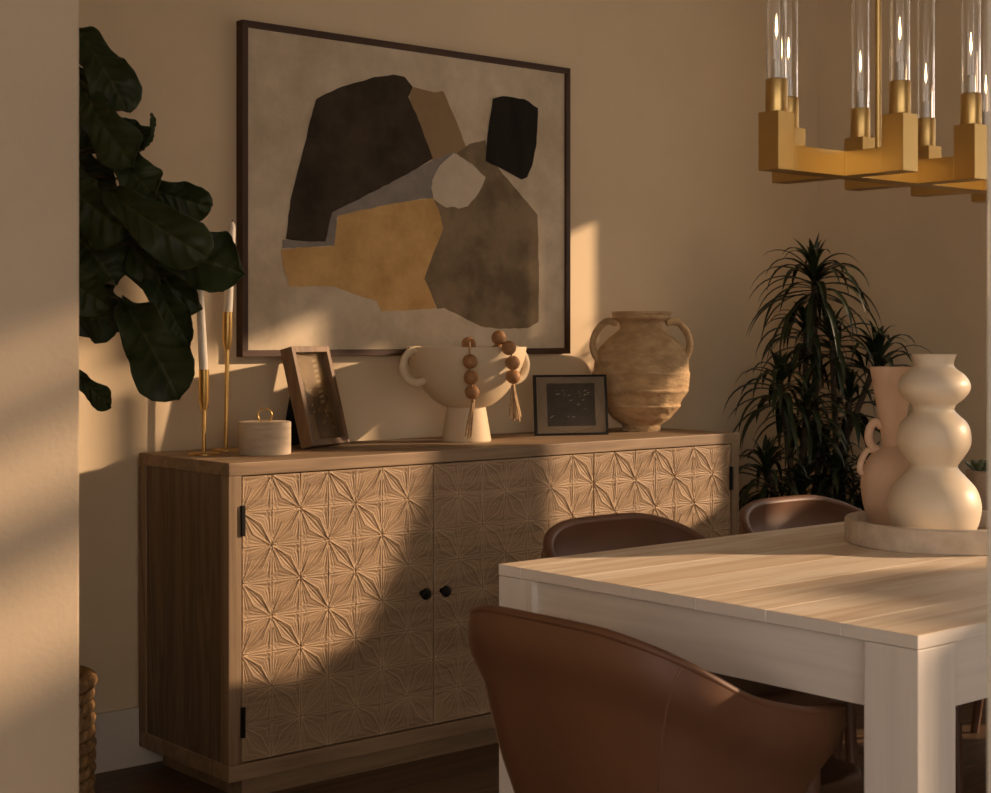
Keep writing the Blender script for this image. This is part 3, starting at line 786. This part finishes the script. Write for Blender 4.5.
for y0 in (rec, TW-rec-.022): obj('apron', bx(LW, TLN-LW, y0, y0+.022, zA-AH, zA, bevel=.001), M['table_end'], tb)

# ------------------------------------------------------------------ chairs
CA, CB, CH = .292, .312, .771
def _plan_raw():
    n_, tip, out = 3.0, .165, []
    for i in range(41):
        t = 1-i/40; out.append((tip*t, -(CB-.014*t*t)))
    for i in range(1, 400):
        a = -PI/2+PI*i/400; c, s_ = math.cos(a), math.sin(a)
        out.append((-CA*abs(c)**(2/n_), CB*math.copysign(abs(s_)**(2/n_), s_)))
    for i in range(41):
        t = i/40; out.append((tip*t, CB-.014*t*t))
    return out
_RAW = _plan_raw(); _ACC = [0]
for _a, _b in zip(_RAW, _RAW[1:]): _ACC.append(_ACC[-1]+math.hypot(_b[0]-_a[0], _b[1]-_a[1]))
def plan(u):
    """u in [-1,1], by length along the shell from one arm tip round the back to the other"""
    L = (u+1)/2*_ACC[-1]
    k = int(np.clip(np.searchsorted(_ACC, L)-1, 0, len(_RAW)-2))
    f = (L-_ACC[k])/(_ACC[k+1]-_ACC[k])
    return Vector((_RAW[k][0]+(_RAW[k+1][0]-_RAW[k][0])*f, _RAW[k][1]+(_RAW[k+1][1]-_RAW[k][1])*f, 0))
_RIM = spline([(-.30, .765, 0), (-.286, .761, 0), (-.258, .742, 0), (-.183, .698, 0), (-.093, .655, 0), (.024, .622, 0), (.09, .609, 0), (.19, .600, 0)], 8)
def rim_z(x):
    for a, b in zip(_RIM, _RIM[1:]):
        if x <= b.x: return a.y+(b.y-a.y)*max(0, (x-a.x)/(b.x-a.x))
    return .600
def low_z(x):
    if x < -.06: return .385
    t = min(1, (x+.06)/.21)
    return .385+.10*min(1, t/.75)**1.3+ (.09*max(0, (t-.72)/.28)**1.6)
def shell_point(u, f, inset=0.0):
    p = plan(u)
    q = (plan(min(1, u+.03))-plan(max(-1, u-.03))); nrm = Vector((-q.y, q.x, 0)).normalized()
    if nrm.dot(p-Vector((.08, 0, 0))) < 0: nrm = -nrm
    zr, zl = rim_z(p.x), low_z(p.x)
    z = zl+(zr-zl)*f
    k = .23*(CH-z)+.10*max(0, .50-z)
    k -= .012*math.sin(min(1, max(0, (zr-z)/.1))*PI)              # soft roll just under the rim
    q2 = p-nrm*(k+inset); 
    return Vector((q2.x, q2.y, z))
us = []
N = 84
for i in range(N+1): us.append(-1+2*i/N)
USEAM = next(u for u in np.linspace(0, 1, 800) if plan(u).x > -.225)
def make_chair(label):
    t = thing('dining_chair', label, 'chair', (0, 0, 0), 0, 'brown leather barrel dining chairs')
    bm = bmesh.new(); nf = 16; TK = .024
    O = [[bm.verts.new(shell_point(u, j/nf)) for j in range(nf+1)] for u in us]
    I = [[bm.verts.new(shell_point(u, j/nf, TK)-(Vector((0, 0, .002)) if j == nf else Vector((0, 0, 0)))) for j in range(nf+1)] for u in us]
    for i in range(N):
        for j in range(nf):
            bm.faces.new((O[i][j], O[i+1][j], O[i+1][j+1], O[i][j+1])); bm.faces.new((I[i+1][j], I[i][j], I[i][j+1], I[i+1][j+1]))
        bm.faces.new((O[i][nf], O[i+1][nf], I[i+1][nf], I[i][nf])); bm.faces.new((O[i+1][0], O[i][0], I[i][0], I[i+1][0]))
    for i in (0, N):
        for j in range(nf): bm.faces.new((O[i][j], O[i][j+1], I[i][j+1], I[i][j]))
    obj('shell', bm, M['leather'], t, 40)
    bm = bmesh.new()
    tube(bm, [shell_point(u, 1, TK*.5)+Vector((0, 0, .0015)) for u in us], .0135, 10, flatten=.62)
    obj('rim_piping', bm, M['leather'], t, 60)
    for s in (-1, 1):                                             # seam from the rim down the back corner
        bm = bmesh.new(); pts = []
        for j in range(nf+1):
            f = 1-j/nf
            pts.append(shell_point(s*(USEAM-.105*(j/nf)**.7), f, -.0003))
        tube(bm, pts, .0016, 6, flatten=1); obj('seam', bm, M['thread'], t, 60)
    bm = bmesh.new()                                             # seat cushion
    def seat(z0, z1, grow, bev):
        out = []
        for i in range(49):
            u = -1+2*i/48; p = plan(u*.985)
            q = shell_point(u*.985, 0); out.append(Vector((min(q.x, .12), q.y*(.86), 0))+Vector((.045, 0, 0)))
        out = [v for v in out if v.x < .10]
        hwid = max(abs(v.y) for v in out)
        front = [Vector((.10, hwid, 0)), Vector((.22, hwid*1.0, 0)), Vector((.30, hwid*.95, 0)), Vector((.338, hwid*.80, 0)), Vector((.353, hwid*.4, 0)), Vector((.353, -hwid*.4, 0)), Vector((.338, -hwid*.80, 0)), Vector((.30, -hwid*.95, 0)), Vector((.22, -hwid, 0)), Vector((.10, -hwid, 0))]
        loop = (out+front) if out[-1].y > 0 else (out[::-1]+front)
        a = [bm.verts.new((v.x, v.y, z0)) for v in loop]; b = [bm.verts.new((v.x, v.y, z1)) for v in loop]
        fa = bm.faces.new(a[::-1]); fb = bm.faces.new(b)
        for i in range(len(a)): bm.faces.new((a[i], a[(i+1) % len(a)], b[(i+1) % len(a)], b[i]))
        bmesh.ops.bevel(bm, geom=list({e for f in (fa, fb) for e in f.edges}), offset=bev, segments=4, profile=.5, affect='EDGES')
    seat(.395, .462, 1, .018); obj('seat', bm, M['leather_dark'], t, 50)
    for s in (-1, 1):
        bm = bmesh.new(); tube(bm, [(.128, s*.222, 0), (.112, s*.226, .35), (.108, s*.226, .56)], lambda q: .0125+.006*q, 12); obj('leg', bm, M['leather_dark'], t, 40)
        bm = bmesh.new(); tube(bm, [(-.235, s*.165, 0), (-.165, s*.150, .40)], lambda q: .0125+.006*q, 12); obj('leg', bm, M['leather_dark'], t, 40)
    return t
ch = make_chair('brown leather barrel chair at the head of the table, its seamed back in full view')
ch.location = (1.94, 1.858, 0)
CX0 = 2.685
dup(ch, (CX0, 2.50, 0), -PI/2, 'brown leather chair across the table, its back against the carved sideboard doors')
dup(ch, (CX0+.69, 2.50, 0), -PI/2, 'brown leather chair across the table, below the dracaena')
dup(ch, (CX0+1.38, 2.50, 0), -PI/2, 'brown leather chair seen only as a dark strip under the table beyond its leg')

# ------------------------------------------------------------------ tray and vases
TC = Vector((2.985, 2.005, TZ))
ty = thing('round_tray', 'round grey stone tray on the dining table holding two vases', 'tray', TC)
bm = bmesh.new(); R = .215
lathe(bm, [(0, 0), (R-.004, 0), (R, .004), (R, .050), (R-.003, .0535), (R-.014, .0535), (R-.017, .050), (R-.018, .016), (0, .015)], 96); obj('dish', bm, M['tray'], ty, 40)
k_ = .000604
gp = [(70, 694), (118, 690), (150, 655), (166, 600), (165, 560), (148, 515), (112, 475), (88, 450), (86, 434), (104, 410), (128, 370), (131, 330), (118, 290), (88, 262), (73, 245), (78, 226), (105, 205), (126, 178), (127, 150), (108, 122), (78, 100), (70, 86), (74, 65), (81, 50)]
gv = thing('gourd_vase', 'cream glazed vase of three stacked bulges standing on the stone tray', 'vase', (2.926, 1.992, TZ+.015))
bm = bmesh.new(); lathe(bm, [(0, 0)]+smooth_prof([(r*k_*.985, (694-y)*k_*1.03) for r, y in gp], 5)+[(.044, .398), (.038, .38), (.036, .35), (0, .34)], 72); obj('body', bm, M['gourd'], gv, 60)
kk = .000633
bp_ = at(892.5, 500, 3.60)
bv = thing('handled_vase', 'blush terracotta vase with a flared neck and looped handles behind the cream gourd vase', 'vase', (bp_.x, bp_.y, TZ+.015))
bpz = [(62, 690), (75, 680), (100, 620), (111, 560), (113, 520), (103, 470), (84, 430), (58, 402), (40, 390), (36, 382), (42, 340), (55, 250), (70, 160), (80, 104), (80, 98)]
sc_ = (TZ+.015, 1.144)
top_ = 1.144-(TZ+.015); kz = top_/(690-98)
bm = bmesh.new(); lathe(bm, [(0, 0)]+smooth_prof([(r*kk, (690-y)*kz) for r, y in bpz], 5)+[(.047, top_-.001), (.03, top_-.12), (.02, top_-.19), (0, top_-.20)], 64); obj('body', bm, M['blush'], bv, 60)
for s in (-1, 1):
    def hp(x, y): return (s*(x*kk), 0, (690-y)*kz)
    bm = bmesh.new(); tube(bm, spline([hp(40, 318), hp(62, 300), hp(82, 325), hp(86, 365), hp(70, 395), hp(50, 398)], 5), .0095, 10); h = obj('handle', bm, M['blush'], bv, 60); h.rotation_euler = (0, 0, -YAW)
    bm = bmesh.new(); tube(bm, spline([hp(60, 405), hp(90, 405), hp(112, 440), hp(117, 478), hp(104, 490)], 5), .0075, 10); h = obj('handle', bm, M['blush'], bv, 60); h.rotation_euler = (0, 0, -YAW)

sp = at(990, 469, 3.92)
su = thing('succulent_plant', 'small green succulent in a tan pot on the table behind the tray', 'plant', (sp.x, sp.y, TZ))
bm = bmesh.new(); lathe(bm, [(0, 0), (.045, 0), (.056, .06), (.058, .118), (.054, .121), (.050, .118), (.048, .105), (0, .105)], 40); pt_ = obj('pot', bm, M['succ_pot'], su, 50)
bm = bmesh.new(); lathe(bm, [(0, .106), (.0475, .106), (.02, .110), (0, .111)], 20); obj('soil', bm, M['soil'], pt_)
bm = bmesh.new(); rr = random.Random(4)
for (hx, hy) in ((-.022, -.012), (.02, .01), (-.01, .025), (.012, -.028), (-.035, .006)):
    for k in range(16):
        az = k*2.4; el = math.radians(84-50*k/16); L = .026+.020*k/16
        d = Vector((math.cos(az)*math.cos(el), math.sin(az)*math.cos(el), math.sin(el)))
        b0 = Vector((hx, hy, .112)); 
        tube(bm, [b0, b0+d*L*.35, b0+d*L*.75, b0+d*L], lambda t: .0035+.0045*math.sin(PI*min(1, t*.92+.05)), 7, flatten=.6)
obj('rosettes', bm, M['succ'], su, 60)

# ------------------------------------------------------------------ chandelier
CYc, CZ, CX1, BW = 1.942, 1.53, 2.541, .0485
NC = 6; STEP = .24; REACH = .160
cxm = CX1+STEP*(NC-1)/2
chd = thing('chandelier', 'brass chandelier of crossed square bars with glowing bulbs in tall glass tubes', 'chandelier', (cxm, CYc, CZ))
def L_(x): return x-cxm
h2 = BW/2
xa, xb = CX1-.226, CX1+STEP*(NC-1)+.226
obj('spine_bar', bx(L_(xa)+BW, L_(xb)-BW, -h2, h2, 0, BW, bevel=.0004), M['brass_ch'], chd)
posts = [(L_(xa)+h2, 0), (L_(xb)-h2, 0)]
for k in range(NC):
    x = L_(CX1+STEP*k)
    for s in (-1, 1):
        y0, y1 = (h2, REACH-BW) if s > 0 else (-REACH+BW, -h2)
        obj('cross_arm', bx(x-h2, x+h2, y0, y1, 0, BW, bevel=.0004), M['brass_ch'], chd)
        posts.append((x, s*(REACH-h2)))
first = None
def socket_bm():
    bm = bmesh.new(); lathe(bm, [(0, 0), (.0205, 0), (.0208, .001), (.0208, .061), (.0200, .063), (0, .063)], 32); return bm
def tube_bm():
    bm = bmesh.new(); lathe(bm, [(.0192, 0), (.0192, .36), (.0172, .36), (.0172, 0)], 36, close=True); return bm
def bulb_bm():
    bm = bmesh.new()
    lathe(bm, [(0, 0), (.0085, 0), (.0085, .034), (.006, .038), (0, .038)], 16)
    n0 = len(bm.faces)
    lathe(bm, smooth_prof([(0, .080), (.0016, .086), (.0024, .094), (.0018, .106), (.0009, .118), (0, .126)], 3), 12)
    lathe(bm, [(0, .038), (.0016, .038), (.0014, .075), (0, .075)], 8)
    bm.faces.ensure_lookup_table()
    for f in bm.faces[n0:]: f.material_index = 1 if f.calc_center_median().z > .0751 else 0
    return bm
pr0 = {}
for (x, y) in posts:
    p = obj('post', bx(-h2, h2, -h2, h2, 0, .111, bevel=.0010), M['brass_ch'], chd, loc=(x, y, 0))
    parts = [('socket', socket_bm, M['brass_ch'], (0, 0, .111)), ('glass_tube', tube_bm, M['glass'], (0, 0, .1745)), ('bulb', bulb_bm, [M['bulb_base'], M['bulb']], (0, 0, .1742))]
    for nm, fn, mm, lc in parts:
        if nm not in pr0:
            pr0[nm] = obj(nm, fn(), mm, p, 40, loc=lc)
        else:
            c = pr0[nm].copy(); col.objects.link(c); c.parent = p; c.location = lc
for x in (L_(2.658), -L_(2.658)):
    bm = bmesh.new(); tube(bm, [(x, 0, BW), (x, 0, 3.1-CZ-.02)], .0065, 14); obj('rod', bm, M['brass_ch'], chd, 40)
obj('ceiling_plate', bx(L_(2.658)-.06, -L_(2.658)+.06, -.05, .05, 3.1-CZ-.025, 3.1-CZ-.0005, bevel=.003), M['brass_ch'], chd)

# ------------------------------------------------------------------ light
sl = bpy.data.lights.new('sun', 'SUN'); so = bpy.data.objects.new('sun', sl); col.objects.link(so)
so.rotation_euler = Vector((-1.6, 1.0, -.603)).to_track_quat('-Z', 'Y').to_euler()
so.location = (7, -1, 4)
sl.energy = 5.7; sl.color = (1, .68, .435); sl.angle = math.radians(1.3)
w = bpy.data.worlds.new('world'); sc.world = w; w.use_nodes = True
bgn = w.node_tree.nodes['Background']; bgn.inputs['Color'].default_value = (1, .865, .765, 1); bgn.inputs['Strength'].default_value = 2.75
vs = sc.view_settings
vs.view_transform = 'Standard'; vs.look = 'None'; vs.gamma = 1; vs.exposure = 0; vs.use_curve_mapping = False
